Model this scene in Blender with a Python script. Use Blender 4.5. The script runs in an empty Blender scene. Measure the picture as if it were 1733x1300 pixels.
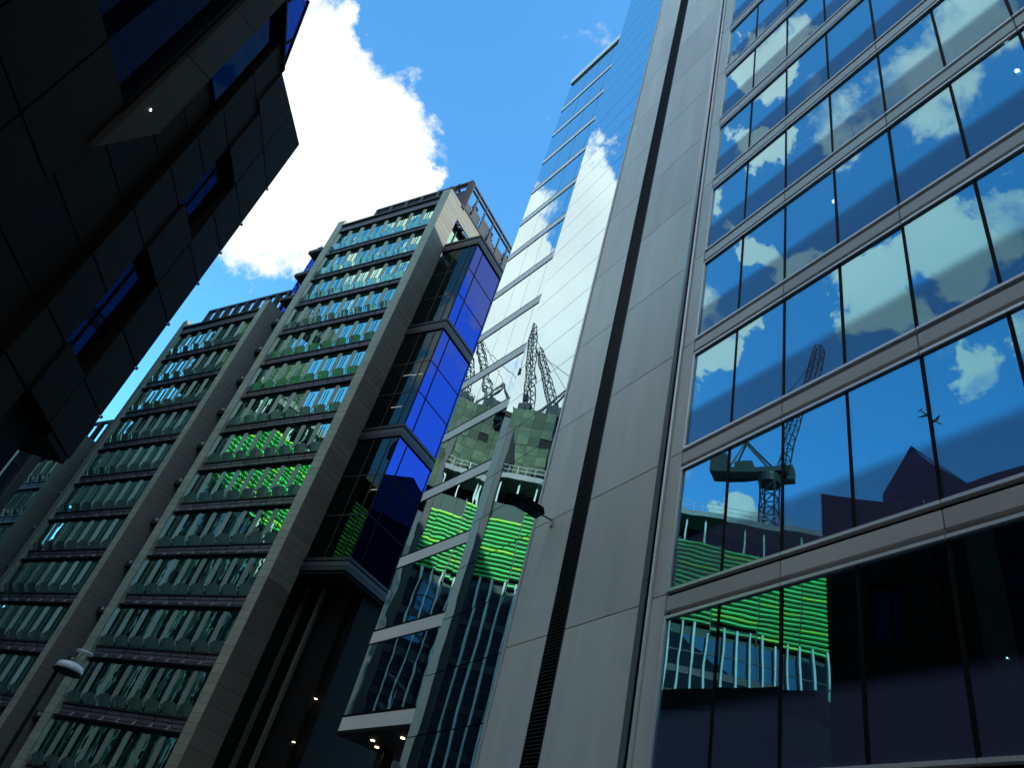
import bpy, bmesh, math, random
from mathutils import Vector, Matrix
random.seed(7)
rad = math.radians
scene = bpy.context.scene
COL = scene.collection

# ------------------------------------------------------------------ camera
PIT, ROL, FPX = 0.66314, 0.29746, 1267.18
Fw = Vector((0, math.cos(PIT), math.sin(PIT))); R0 = Vector((1, 0, 0)); U0 = R0.cross(Fw)
Rv = R0 * math.cos(ROL) + U0 * math.sin(ROL); Uv = U0 * math.cos(ROL) - R0 * math.sin(ROL)
cd = bpy.data.cameras.new("camera"); cam = bpy.data.objects.new("camera", cd); COL.objects.link(cam)
cam.matrix_world = Matrix(((Rv.x, Uv.x, -Fw.x, 0), (Rv.y, Uv.y, -Fw.y, 0), (Rv.z, Uv.z, -Fw.z, 1.6), (0, 0, 0, 1)))
cd.sensor_fit = 'HORIZONTAL'; cd.sensor_width = 36.0; cd.lens = FPX / 1733 * 36.0
cd.clip_start = 0.1; cd.clip_end = 6000
scene.camera = cam

# ------------------------------------------------------------------ light
SUN_AZ, SUN_EL = 124.0, 36.0


def dirv(az, el):
    a, e = rad(az), rad(el)
    return Vector((math.sin(a) * math.cos(e), math.cos(a) * math.cos(e), math.sin(e)))


world = bpy.data.worlds.new("World"); scene.world = world; world.use_nodes = True
SKY_BOOST = (.56, 1.27, 1.50)
# (azimuth, elevation, radius in degrees, weight): the cumulus masses seen directly and in the glass, plus unseen ones added to whiten the ambient light
CLOUDS = [(-26, 47.5, 6.6, 1), (-33, 46, 8, 1), (-21, 44.5, 5, 1), (-40, 46, 8.8, 1), (-48, 44.5, 8.0, .72), (-56, 42, 6.5, .85), (-18.8, 48.8, 2.8, 1),
          (-34, 50.5, 5, .9), (-49, 40, 5, .95), (-57, 35, 4.5, .7), (-48, 52.5, 3.5, .8), (-57, 46.5, 3, .8),
          (-70.5, 63.5, 2.2, .95), (-69, 58, 1.5, .8), (-64, 54.5, 1.3, .62), (-68.2, 51, 1.5, .8), (-72.6, 50.5, 1.6, .8), (-80.5, 47.5, 2.6, .9),
          (-86.8, 49.5, 2.8, .9), (-92, 50, 2.0, .7), (-65.2, 42.8, 1.9, 1), (-67.9, 44.6, 1.2, .9), (-87.7, 41.3, 1.6, .58), (-87.7, 59.5, 3, .5),
          (-78.4, 59.5, 2, .5), (-94, 61.4, 3, .55), (-68.4, 30, 2.0, .95), (-93, 43, 1.6, .55),
          (82, 48.5, 6.0, 1), (82.5, 38.5, 3, .55), (95, 44, 7, .8), (60, 50, 8, .9),
          (-104, 40, 6, .95), (-120, 34, 10, .95),
          (-150, 45, 12, .9), (170, 30, 11, .9), (130, 62, 8, .8), (30, 35, 9, .9), (5, 30, 8, .8), (-112, 50, 9, .95), (-122, 22, 10, .95), (-140, 62, 12, .95), (180, 60, 11, .95), (150, 45, 9, .9), (110, 25, 10, .9), (-165, 25, 12, .95), (-95, 75, 7, .8), (40, 65, 9, .9), (100, 70, 8, .8)]


def build_world():
    nt = world.node_tree; N = nt.nodes; L = nt.links; N.clear()
    out = N.new('ShaderNodeOutputWorld'); bg = N.new('ShaderNodeBackground'); bg.inputs[1].default_value = 0.15
    sky = N.new('ShaderNodeTexSky'); sky.sky_type = 'NISHITA'; sky.sun_disc = False
    sky.sun_elevation = rad(SUN_EL); sky.sun_rotation = rad(SUN_AZ); sky.air_density = 1.0; sky.dust_density = 0.6; sky.ozone_density = 2.5
    tint = N.new('ShaderNodeMix'); tint.data_type = 'RGBA'; tint.blend_type = 'MULTIPLY'; tint.inputs[0].default_value = 1
    tint.inputs[7].default_value = (*SKY_BOOST, 1)
    L.new(sky.outputs[0], tint.inputs[6])
    tc = N.new('ShaderNodeTexCoord')
    nz = N.new('ShaderNodeTexNoise'); nz.inputs['Scale'].default_value = 7.0; nz.inputs['Detail'].default_value = 9.0
    nz.inputs['Roughness'].default_value = 0.62; nz.inputs['Distortion'].default_value = 0.25
    L.new(tc.outputs['Generated'], nz.inputs['Vector'])
    wz = N.new('ShaderNodeTexNoise'); wz.inputs['Scale'].default_value = 13.0; wz.inputs['Detail'].default_value = 7.0; wz.inputs['Roughness'].default_value = .6
    L.new(tc.outputs['Generated'], wz.inputs['Vector'])
    wo = N.new('ShaderNodeVectorMath'); wo.operation = 'SUBTRACT'; wo.inputs[1].default_value = (.5, .5, .5); L.new(wz.outputs['Color'], wo.inputs[0])
    ws = N.new('ShaderNodeVectorMath'); ws.operation = 'MULTIPLY_ADD'; ws.inputs[1].default_value = (.17, .17, .17)
    L.new(wo.outputs[0], ws.inputs[0]); L.new(tc.outputs['Generated'], ws.inputs[2])
    wn = N.new('ShaderNodeVectorMath'); wn.operation = 'NORMALIZE'; L.new(ws.outputs[0], wn.inputs[0])
    prev = None
    for az, el, r, w in CLOUDS:
        v = dirv(az, el)
        dp = N.new('ShaderNodeVectorMath'); dp.operation = 'DOT_PRODUCT'; dp.inputs[1].default_value = v
        L.new(wn.outputs[0], dp.inputs[0])
        mr = N.new('ShaderNodeMapRange'); mr.interpolation_type = 'SMOOTHSTEP'
        mr.inputs[1].default_value = math.cos(rad(r * 1.45)); mr.inputs[2].default_value = math.cos(rad(r * 0.35))
        mr.inputs[3].default_value = 0.0; mr.inputs[4].default_value = w
        L.new(dp.outputs['Value'], mr.inputs[0])
        if prev is None:
            prev = mr.outputs[0]
        else:
            mx = N.new('ShaderNodeMath'); mx.operation = 'MAXIMUM'
            L.new(prev, mx.inputs[0]); L.new(mr.outputs[0], mx.inputs[1]); prev = mx.outputs[0]
    ns = N.new('ShaderNodeMath'); ns.operation = 'MULTIPLY_ADD'; ns.inputs[1].default_value = 2.1; ns.inputs[2].default_value = -1.1
    L.new(nz.outputs['Fac'], ns.inputs[0])
    sm = N.new('ShaderNodeMath'); sm.operation = 'ADD'; L.new(prev, sm.inputs[0]); L.new(ns.outputs[0], sm.inputs[1])
    al = N.new('ShaderNodeMapRange'); al.interpolation_type = 'SMOOTHSTEP'; al.inputs[1].default_value = 0.22; al.inputs[2].default_value = 0.60
    L.new(sm.outputs[0], al.inputs[0])
    nz2 = N.new('ShaderNodeTexNoise'); nz2.inputs['Scale'].default_value = 5.0; nz2.inputs['Detail'].default_value = 4.0
    L.new(tc.outputs['Generated'], nz2.inputs['Vector'])
    cr = N.new('ShaderNodeValToRGB'); cr.color_ramp.elements[0].position = 0.25; cr.color_ramp.elements[0].color = (2.9, 3.1, 3.2, 1)
    cr.color_ramp.elements[1].position = 0.68; cr.color_ramp.elements[1].color = (4.2, 4.4, 4.2, 1)
    L.new(nz2.outputs['Fac'], cr.inputs[0])
    mix = N.new('ShaderNodeMix'); mix.data_type = 'RGBA'
    L.new(al.outputs[0], mix.inputs[0]); L.new(tint.outputs[2], mix.inputs[6]); L.new(cr.outputs[0], mix.inputs[7])
    L.new(mix.outputs[2], bg.inputs[0]); L.new(bg.outputs[0], out.inputs[0])
    world.cycles.sampling_method = 'MANUAL'; world.cycles.sample_map_resolution = 1024


build_world()
sl = bpy.data.lights.new("sun", 'SUN'); sl.energy = 2.4; sl.angle = rad(0.53); sl.color = (1.0, 0.95, 0.86)
so = bpy.data.objects.new("sun", sl); COL.objects.link(so)
so.rotation_euler = dirv(SUN_AZ, SUN_EL).to_track_quat('Z', 'Y').to_euler()
vs = scene.view_settings
vs.view_transform = 'Standard'; vs.look = 'None'; vs.exposure = 1.0; vs.gamma = 1.0; vs.use_curve_mapping = False
cy = scene.cycles
cy.max_bounces = 8; cy.diffuse_bounces = 3; cy.glossy_bounces = 5; cy.transmission_bounces = 4; cy.transparent_max_bounces = 8
cy.use_denoising = True; cy.caustics_reflective = True; cy.blur_glossy = 0.3; cy.sample_clamp_indirect = 4.0

# ------------------------------------------------------------------ materials
MATS = {}


def base_mat(name):
    m = bpy.data.materials.new(name); m.use_nodes = True; m.node_tree.nodes.clear(); MATS[name] = m
    return m, m.node_tree.nodes, m.node_tree.links


def coords(N, L, sc=(1, 1, 1)):
    """object coordinates shifted by a per-object random amount, so copies do not repeat"""
    tc = N.new('ShaderNodeTexCoord'); oi = N.new('ShaderNodeObjectInfo')
    ad = N.new('ShaderNodeVectorMath'); ad.operation = 'MULTIPLY_ADD'
    mu = N.new('ShaderNodeMath'); mu.operation = 'MULTIPLY'; mu.inputs[1].default_value = 37.0
    L.new(oi.outputs['Random'], mu.inputs[0])
    L.new(tc.outputs['Object'], ad.inputs[0]); ad.inputs[1].default_value = sc; L.new(mu.outputs[0], ad.inputs[2])
    return ad.outputs[0], oi.outputs['Random']


def surf(name, col, rough=0.6, metal=0.0, var=0.12, scale=1.2, streak=(1, 1, 1), bump=0.0, spec=0.4, objvar=0.10):
    m, N, L = base_mat(name)
    out = N.new('ShaderNodeOutputMaterial'); p = N.new('ShaderNodeBsdfPrincipled')
    vec, rnd = coords(N, L, streak)
    nz = N.new('ShaderNodeTexNoise'); nz.inputs['Scale'].default_value = scale; nz.inputs['Detail'].default_value = 6; nz.inputs['Roughness'].default_value = .6
    L.new(vec, nz.inputs['Vector'])
    a = N.new('ShaderNodeMapRange'); a.inputs[1].default_value = .25; a.inputs[2].default_value = .75; a.inputs[3].default_value = 1 - var; a.inputs[4].default_value = 1 + var
    L.new(nz.outputs['Fac'], a.inputs[0])
    b = N.new('ShaderNodeMapRange'); b.inputs[3].default_value = 1 - objvar; b.inputs[4].default_value = 1 + objvar; L.new(rnd, b.inputs[0])
    mu = N.new('ShaderNodeMath'); mu.operation = 'MULTIPLY'; L.new(a.outputs[0], mu.inputs[0]); L.new(b.outputs[0], mu.inputs[1])
    mx = N.new('ShaderNodeVectorMath'); mx.operation = 'SCALE'; mx.inputs[0].default_value = col[:3]; L.new(mu.outputs[0], mx.inputs['Scale'])
    L.new(mx.outputs[0], p.inputs['Base Color'])
    r2 = N.new('ShaderNodeMapRange'); r2.inputs[3].default_value = max(.02, rough - .08); r2.inputs[4].default_value = min(1, rough + .08); L.new(nz.outputs['Fac'], r2.inputs[0])
    L.new(r2.outputs[0], p.inputs['Roughness'])
    p.inputs['Metallic'].default_value = metal; p.inputs['Specular IOR Level'].default_value = spec
    if bump:
        nb = N.new('ShaderNodeTexNoise'); nb.inputs['Scale'].default_value = scale * 14; nb.inputs['Detail'].default_value = 5; L.new(vec, nb.inputs['Vector'])
        bp = N.new('ShaderNodeBump'); bp.inputs['Strength'].default_value = .6; bp.inputs['Distance'].default_value = bump
        L.new(nb.outputs['Fac'], bp.inputs['Height']); L.new(bp.outputs[0], p.inputs['Normal'])
    L.new(p.outputs[0], out.inputs[0])
    return m


def glass(name, tint, f0, f90, body, see=0.0, wave=0.004, wscale=0.55, power=3.0, tint90=None):
    """coated window glass: a tinted mirror whose strength rises towards grazing angles, over a dark body or see-through"""
    m, N, L = base_mat(name)
    out = N.new('ShaderNodeOutputMaterial')
    vec, rnd = coords(N, L)
    nz = N.new('ShaderNodeTexNoise'); nz.inputs['Scale'].default_value = wscale; nz.inputs['Detail'].default_value = 1.5; L.new(vec, nz.inputs['Vector'])
    bp = N.new('ShaderNodeBump'); bp.inputs['Strength'].default_value = 1; bp.inputs['Distance'].default_value = wave; L.new(nz.outputs['Fac'], bp.inputs['Height'])
    lw = N.new('ShaderNodeLayerWeight'); lw.inputs[0].default_value = .5
    pw = N.new('ShaderNodeMath'); pw.operation = 'POWER'; pw.inputs[1].default_value = power; L.new(lw.outputs['Facing'], pw.inputs[0])
    fr = N.new('ShaderNodeMapRange'); fr.inputs[3].default_value = f0; fr.inputs[4].default_value = f90; L.new(pw.outputs[0], fr.inputs[0])
    gl = N.new('ShaderNodeBsdfGlossy'); gl.inputs['Roughness'].default_value = 0.0
    L.new(bp.outputs[0], gl.inputs['Normal'])
    tm = N.new('ShaderNodeMix'); tm.data_type = 'RGBA'; tm.inputs[6].default_value = (*tint, 1); tm.inputs[7].default_value = (*(tint90 or tint), 1)
    L.new(pw.outputs[0], tm.inputs[0]); L.new(tm.outputs[2], gl.inputs['Color'])
    df = N.new('ShaderNodeBsdfDiffuse'); df.inputs['Color'].default_value = (*body, 1)
    under = df.outputs[0]
    if see > 0:
        tr = N.new('ShaderNodeBsdfTransparent'); tr.inputs[0].default_value = (see, see * 1.05, see * 1.1, 1); under = tr.outputs[0]
    mx = N.new('ShaderNodeMixShader'); L.new(fr.outputs[0], mx.inputs[0]); L.new(under, mx.inputs[1]); L.new(gl.outputs[0], mx.inputs[2])
    L.new(mx.outputs[0], out.inputs[0])
    return m


def glow(name, col, strength):
    m, N, L = base_mat(name)
    out = N.new('ShaderNodeOutputMaterial'); e = N.new('ShaderNodeEmission'); e.inputs[0].default_value = (*col, 1); e.inputs[1].default_value = strength
    L.new(e.outputs[0], out.inputs[0]); return m


M = {
    'alu': surf('brushed_grey_aluminium', (.80, .70, .61), .5, 0, .13, .5, (2.2, 1, .22), objvar=.07, spec=.3),
    'alu_spandrel': surf('grey_spandrel_metal', (.66, .59, .53), .5, 0, .10, .5, objvar=.06),
    'silver': surf('silver_trim', (.80, .76, .73), .3, .2, .04, 2),
    'black': surf('black_gasket', (.006, .0062, .0065), .6, 0, .2, 2, spec=.08),
    'dark_metal': surf('dark_steel', (.03, .03, .034), .45, .3, .25, 1),
    'slat': surf('dark_louvre', (.05, .052, .055), .5, .3, .2, 1),
    'white_band': surf('white_enamel_band', (.86, .82, .79), .4, 0, .06, .7, objvar=.05),
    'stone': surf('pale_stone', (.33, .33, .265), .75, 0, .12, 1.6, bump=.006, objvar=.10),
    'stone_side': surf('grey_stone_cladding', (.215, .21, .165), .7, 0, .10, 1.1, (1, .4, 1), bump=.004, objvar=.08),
    'shaded_base': surf('shade_dark_base_stone', (.135, .132, .108), .6, 0, .12, .8, objvar=.08, spec=.25),  # smooth base stone, its tone lowered to hold the shade near the street
    'joint': surf('dark_joint', (.015, .015, .015), .9, spec=.1),
    'fin': surf('pale_green_glass_fin', (.24, .32, .25), .3, 0, .12, 1.5, spec=.6, objvar=.12),
    'guard': glass('teal_guard_glass', (.60, .85, .78), .16, .9, (.13, .20, .175), 0, .01, 2.0),
    'spandrel': surf('plum_grey_spandrel', (.14, .115, .14), .45, .1, .15, 1.2, objvar=.15),
    'cornice': surf('smoked_cornice', (.06, .055, .065), .45, .1, .15, 1),
    'ledge': surf('charcoal_ledge', (.03, .03, .032), .5, .2, .2),
    'bracket': surf('pale_bracket', (.5, .55, .52), .4, .3, .1),
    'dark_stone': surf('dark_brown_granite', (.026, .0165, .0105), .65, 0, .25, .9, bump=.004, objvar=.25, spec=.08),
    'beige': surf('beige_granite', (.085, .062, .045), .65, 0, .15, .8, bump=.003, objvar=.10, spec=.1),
    'soffit': surf('dark_soffit', (.012, .012, .013), .7, spec=.1),
    'interior': surf('interior_wall', (.06, .06, .066), .8),
    'ceiling': surf('office_ceiling', (.55, .52, .58), .8, 0, .1, .8),
    'concrete': surf('raw_concrete_core', (.055, .085, .045), .85, 0, .45, .5, bump=.02, objvar=.45),
    'slab': surf('concrete_slab', (.30, .32, .31), .8, 0, .2, .6),
    'green': surf('bright_green_louvre', (.03, .56, .10), .5, 0, .15, .8, objvar=.25),
    'lime': surf('lime_green_louvre', (.28, .72, .03), .5, 0, .15, .8, objvar=.2),
    'green_back': surf('dark_green_backing', (.012, .05, .035), .6),
    'tealfin': surf('pale_teal_fin', (.45, .62, .56), .5, 0, .15, .6),
    'crane': surf('dark_green_crane_steel', (.014, .02, .016), .55, .2, .2),
    'crane_grey': surf('grey_crane_steel', (.22, .26, .25), .5, .3, .2),
    'slate': surf('dark_slate_panel', (.035, .046, .044), .6, 0, .15, .3),
    'asphalt': surf('asphalt', (.05, .05, .052), .85, 0, .25, .8, bump=.01),
    'paving': surf('grey_paving', (.12, .12, .115), .8, 0, .2, .6, bump=.006),
    'paint': surf('road_paint', (.7, .62, .2), .7, 0, .2, 1),
    'lamp_shell': surf('pale_lamp_shell', (.72, .76, .80), .35, .1, .05),
    'plane': surf('aircraft_skin', (.25, .27, .3), .4, .2, .1),
    # glass
    'g_win': glass('blue_window_glass', (.17, .45, .56), .66, 1.0, (.01, .01, .012), .80, .0042, .5, 2.5, (.8, .95, .95)),
    'g_strip': glass('pale_mirror_glass', (.30, .70, .86), .70, 1.0, (.01, .014, .016), 0, .0034, .42, 1.6, (1, 1, .98)),
    'g_bay': glass('banded_window_glass', (.40, .74, .84), .72, 1.0, (.01, .012, .014), 0, .0050, .55, 1.6, (1, 1, 1)),
    'g_cobalt': glass('cobalt_glass', (.03, .055, .31), .85, 1.0, (.005, .006, .012), 0, .0030, .4, 3, (.2, .3, .6)),
    'g_dark': glass('smoked_glass', (.55, .75, .75), .06, .7, (.012, .018, .017), .16, .003, .5, 4),
    'g_left': glass('teal_window_glass', (.62, 1.0, .86), .6, 1.0, (.012, .02, .018), 0, .008, .9, 2),
    'g_fins': glass('navy_glass', (.35, .58, .70), .10, .9, (.012, .022, .034), 0, .003, .5, 3),
    'g_black': glass('dark_blue_glass', (.03, .07, .20), .14, .8, (.008, .010, .014), 0, .002, .5, 3),
    'g_violet': glass('violet_blue_glass', (.12, .16, .55), .6, 1, (.008, .010, .014), 0, .002, .5, 3),
    # lamps
    'lamp_white': glow('lamp_white', (1, .96, .88), 6.0),
    'lamp_spot': glow('lamp_spot', (1, .95, .85), 14.0),
    'lamp_warm': glow('lamp_warm', (1, .78, .40), 4.0),
}



def frit(name, col, amount):
    """printed dot frit: a diffuse lilac-grey film that thins out towards its upper edge"""
    m, N, L = base_mat(name)
    out = N.new('ShaderNodeOutputMaterial'); tc = N.new('ShaderNodeTexCoord'); sp = N.new('ShaderNodeSeparateXYZ'); L.new(tc.outputs['Generated'], sp.inputs[0])
    mr = N.new('ShaderNodeMapRange'); mr.interpolation_type = 'SMOOTHSTEP'; mr.inputs[1].default_value = 1.0; mr.inputs[2].default_value = .72; mr.inputs[3].default_value = 0; mr.inputs[4].default_value = amount
    L.new(sp.outputs['Z'], mr.inputs[0])
    d = N.new('ShaderNodeBsdfDiffuse'); d.inputs[0].default_value = (*col, 1); t = N.new('ShaderNodeBsdfTransparent')
    mx = N.new('ShaderNodeMixShader'); L.new(mr.outputs[0], mx.inputs[0]); L.new(t.outputs[0], mx.inputs[1]); L.new(d.outputs[0], mx.inputs[2]); L.new(mx.outputs[0], out.inputs[0])
    return m


M['frit'] = frit('lilac_dot_frit', (.20, .19, .34), .22)
M['g_roof'] = glass('painted_sky_roof_glass', (.2, .25, .7), .35, 1, (.06, .06, .30), 0, .002)  # diffuse blue body paints in the sky the panes would mirror

# ------------------------------------------------------------------ helpers
MESH = {}


def bm_box(bm, x0, x1, y0, y1, z0, z1):
    v = [bm.verts.new(p) for p in [(x0, y0, z0), (x1, y0, z0), (x1, y1, z0), (x0, y1, z0), (x0, y0, z1), (x1, y0, z1), (x1, y1, z1), (x0, y1, z1)]]
    for f in [(3, 2, 1, 0), (4, 5, 6, 7), (0, 1, 5, 4), (1, 2, 6, 5), (2, 3, 7, 6), (3, 0, 4, 7)]:
        bm.faces.new([v[i] for i in f])


def bm_bar(bm, a, b, w, h=None):
    a, b = Vector(a), Vector(b); d = b - a
    if d.length < 1e-6: return
    d.normalize(); up = Vector((0, 0, 1)) if abs(d.z) < .95 else Vector((1, 0, 0))
    x = d.cross(up).normalized() * (w / 2); y = x.cross(d).normalized() * ((h or w) / 2)
    v = [bm.verts.new(p) for p in (a - x - y, a + x - y, a + x + y, a - x + y, b - x - y, b + x - y, b + x + y, b - x + y)]
    for f in [(3, 2, 1, 0), (4, 5, 6, 7), (0, 1, 5, 4), (1, 2, 6, 5), (2, 3, 7, 6), (3, 0, 4, 7)]:
        bm.faces.new([v[i] for i in f])


def bm_prism(bm, poly, axis, a, b):
    """extrude a 2-D polygon along an axis: 'y' uses (x,z), 'x' uses (y,z), 'z' uses (x,y)"""
    def P(p, t):
        return {'y': (p[0], t, p[1]), 'x': (t, p[0], p[1]), 'z': (p[0], p[1], t)}[axis]
    lo = [bm.verts.new(P(p, a)) for p in poly]; hi = [bm.verts.new(P(p, b)) for p in poly]
    bm.faces.new(lo); bm.faces.new(hi[::-1]); n = len(poly)
    for i in range(n):
        bm.faces.new([lo[i], hi[i], hi[(i + 1) % n], lo[(i + 1) % n]])


def bm_lathe(bm, prof, n=24, c=(0, 0)):
    rings = []
    for r, z in prof:
        rings.append([bm.verts.new((c[0] + r * math.cos(2 * math.pi * i / n), c[1] + r * math.sin(2 * math.pi * i / n), z)) for i in range(n)])
    for A, B in zip(rings, rings[1:]):
        for i in range(n):
            bm.faces.new([A[i], A[(i + 1) % n], B[(i + 1) % n], B[i]])
    bm.faces.new(rings[0][::-1]); bm.faces.new(rings[-1])


def to_mesh(bm, name, mat, smooth=False):
    bmesh.ops.recalc_face_normals(bm, faces=bm.faces)
    me = bpy.data.meshes.new(name); bm.to_mesh(me); bm.free(); me.materials.append(M[mat])
    if smooth:
        for p in me.polygons: p.use_smooth = True
    return me


def put(name, me, parent=None, loc=(0, 0, 0), rz=0.0, rx=0.0, xf=None):
    o = bpy.data.objects.new(name, me); COL.objects.link(o)
    if xf is not None:                      # xf = (origin vector, angle): a turned sub-frame inside the parent
        c, s = math.cos(xf[1]), math.sin(xf[1])
        loc = (xf[0][0] + loc[0] * c - loc[1] * s, xf[0][1] + loc[0] * s + loc[1] * c, loc[2]); rz += xf[1]
    if parent: o.parent = parent
    o.location = loc
    if rz or rx: o.rotation_euler = (rx, 0, rz)
    return o


def part(name, parent, x0, x1, y0, y1, z0, z1, mat, bev=0.0, xf=None, tilt=0.0, rel=None):
    """an axis-aligned box between the given bounds; alike boxes share one mesh. rel = origin of a parent part"""
    key = (round(x1 - x0, 3), round(y1 - y0, 3), round(z1 - z0, 3), mat, bev)
    me = MESH.get(key)
    if me is None:
        bm = bmesh.new(); a, b, c = (x1 - x0) / 2, (y1 - y0) / 2, (z1 - z0) / 2
        bm_box(bm, -a, a, -b, b, -c, c)
        if bev: bmesh.ops.bevel(bm, geom=bm.edges[:], offset=bev, segments=1, affect='EDGES')
        me = MESH[key] = to_mesh(bm, name, mat)
    l = Vector(((x0 + x1) / 2, (y0 + y1) / 2, (z0 + z1) / 2))
    if rel is not None: l -= Vector(rel)
    o = put(name, me, parent, l, xf=xf)
    if tilt:
        o.rotation_euler[2] += random.uniform(-tilt, tilt); o.rotation_euler[0] += random.uniform(-tilt, tilt)
    return o


def thing(name, label, cat, loc=(0, 0, 0), rz=0.0, group=None):
    o = bpy.data.objects.new(name, None); COL.objects.link(o); o.empty_display_size = .5
    o.location = loc; o.rotation_euler = (0, 0, rz); o['label'] = label; o['category'] = cat
    if group: o['group'] = group
    return o


def tag(o, label, cat, group=None):
    o['label'] = label; o['category'] = cat
    if group: o['group'] = group
    return o


def struct(o):
    o['kind'] = 'structure'; return o


def frame(az, dist):
    """origin and angle of a facade frame: x runs along azimuth az, y points out to the street, dist from the camera axis"""
    a = rad(az); n = Vector((-math.cos(a), math.sin(a), 0))
    return -n * dist, math.atan2(math.cos(a), math.sin(a))


# ------------------------------------------------------------------ ground
def sheet(name, x0, x1, y0, y1, z, mat):
    bm = bmesh.new(); vs_ = [bm.verts.new(p) for p in ((x0, y0, z), (x1, y0, z), (x1, y1, z), (x0, y1, z))]; bm.faces.new(vs_)
    return put(name, to_mesh(bm, name, mat))


struct(sheet('ground', -1500, 1500, -1500, 1500, -0.02, 'paving'))
A_R, D_R = -23.138, 10.0
oR, thR = frame(A_R, D_R)
bm = bmesh.new(); bm_prism(bm, [(-70, -8.0), (26, -8.0), (26, 0.0), (-70, 0.0)], 'z', -0.016, -0.012)
street = put('road', to_mesh(bm, 'road', 'asphalt'), None, oR + Vector((-math.cos(rad(A_R)), math.sin(rad(A_R)), 0)) * 9.8, thR); struct(street)
bm = bmesh.new(); bm_prism(bm, [(-70, 0.2), (26, .2), (26, 1.75), (-70, 1.75)], 'z', -0.015, .12)
struct(put('pavement', to_mesh(bm, 'pavement', 'paving'), None, oR, thR))

# ------------------------------------------------------------------ the grey clad glass tower on the right
TW = thing('glass_office_tower', 'tall grey metal clad tower with blue mirror windows and a dark louvre strip', 'office tower', oR, thR)
ST = 3.83                                              # storey height
S0 = 8.98                                              # sill of the storey with the crane reflection
TOP = 64.0
COLS = [11.86, 10.32, 8.80, 7.23, 5.66, 4.10, 2.55, 1.00, -.55, -2.10, -3.65, -5.20]
part('tower_core', TW, -5.4, 11.9, -14, -7.0, 0, TOP, 'interior')
part('tower_body', TW, 11.92, 23.1, -14, -.14, 0, TOP, 'black')
for k in range(-2, 15):
    z = S0 + ST * k; zt = z + ST - .60
    if z > TOP - 2: break
    z0 = max(z, .15)
    # slab with pale ceiling behind the glass, lit from the street side only
    part('floor_slab', TW, -5.2, 11.84, -6.98, -.20, zt + .12, zt + .44, 'ceiling')
    for i in range(len(COLS) - 1):
        a, b = COLS[i + 1], COLS[i]
        w = part('window_pane', TW, a + .03, b - .03, -.075, -.045, z0 + .05, zt - .05, 'g_win', tilt=.0028)
        part('frit_band', w, a + .04, b - .04, -.042, -.038, z0 + .06, z0 + 1.35, 'frit', rel=((a + b) / 2, -.06, (z0 + zt) / 2))
        part('mullion', w, a - .035, a + .035, -.14, -.035, z0 + .05, zt - .05, 'black', rel=((a + b) / 2, -.06, (z0 + zt) / 2))
    # frame of the window row: bright trim above, below and at the left
    for i in range(0, len(COLS) - 1, 2):
        a, b = COLS[min(i + 2, len(COLS) - 1)], COLS[i]
        part('frame_trim', TW, a + .012, b - .012, -.10, .012, zt - .045, zt + .02, 'silver')
        part('frame_trim', TW, a + .012, b - .012, -.10, .012, z0 - .02, z0 + .045, 'silver')
        part('spandrel_panel', TW, a + .012, b - .012, -.16, .0, zt + .13, zt + .47, 'alu_spandrel', .006)
    part('recess_strip', TW, -5.2, 11.86, -.19, -.165, zt + .0, zt + .62, 'black')
    part('frame_trim', TW, 11.80, 11.86, -.10, .012, z0 + .05, zt - .05, 'silver')
bm = bmesh.new(); bm_lathe(bm, [(.045, 0), (.045, .03)], 10); SP = to_mesh(bm, 'ceiling_spot', 'lamp_spot')
for s, z in ((7.56, 19.1), (2.92, 19.15)):
    put('ceiling_spot', SP, TW, (s, -.42, z))
# cladding panels between the joints
for k in range(-3, 15):
    za = 8.84 + ST * k; zb = za + ST
    za = max(za, .1)
    if zb < .5 or za > TOP - .5: continue
    zb = min(zb, TOP)
    part('cladding_panel', TW, 16.315, 18.33, -.12, .0, za + .012, zb - .012, 'alu', .006)
    part('cladding_panel', TW, 12.70, 15.555, -.12, .0, za + .012, zb - .012, 'alu', .006)
    part('edge_panel', TW, 11.90, 12.34, -.12, -.02, za + .10, zb + .076, 'alu', .006)
# rail between the panels and the windows
bm = bmesh.new(); bm_lathe(bm, [(.075, 0), (.075, TOP)], 14, (12.60, .03)); put('rail', to_mesh(bm, 'rail', 'silver', True), TW)
part('rail_channel', TW, 12.44, 12.53, -.12, .02, 0, TOP, 'black')
part('rail_trim', TW, 12.36, 12.43, -.12, .035, 0, TOP, 'silver')
part('strip_trim', TW, 18.36, 18.43, -.12, .05, 0, TOP, 'silver')
part('strip_trim', TW, 18.46, 18.50, -.12, .02, 0, TOP, 'black')
# louvre strip: fine slats, one mesh
bm = bmesh.new(); z = 0.2
while z < TOP:
    v = [bm.verts.new(p) for p in [(15.585, -.005, z + .0), (16.295, -.005, z), (16.295, -.09, z + .075), (15.585, -.09, z + .075)]]
    bm.faces.new(v)
    v2 = [bm.verts.new(p) for p in [(15.585, -.005, z), (16.295, -.005, z), (16.295, -.005, z + .018), (15.585, -.005, z + .018)]]
    bm.faces.new(v2); z += .092
lv = put('louvre_slats', to_mesh(bm, 'louvre_slats', 'slat'), TW); lv['kind'] = 'stuff'
part('louvre_frame', TW, 16.297, 16.314, -.12, .012, 0, TOP, 'slat'); part('louvre_frame', TW, 15.557, 15.583, -.12, .012, 0, TOP, 'slat')
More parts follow.
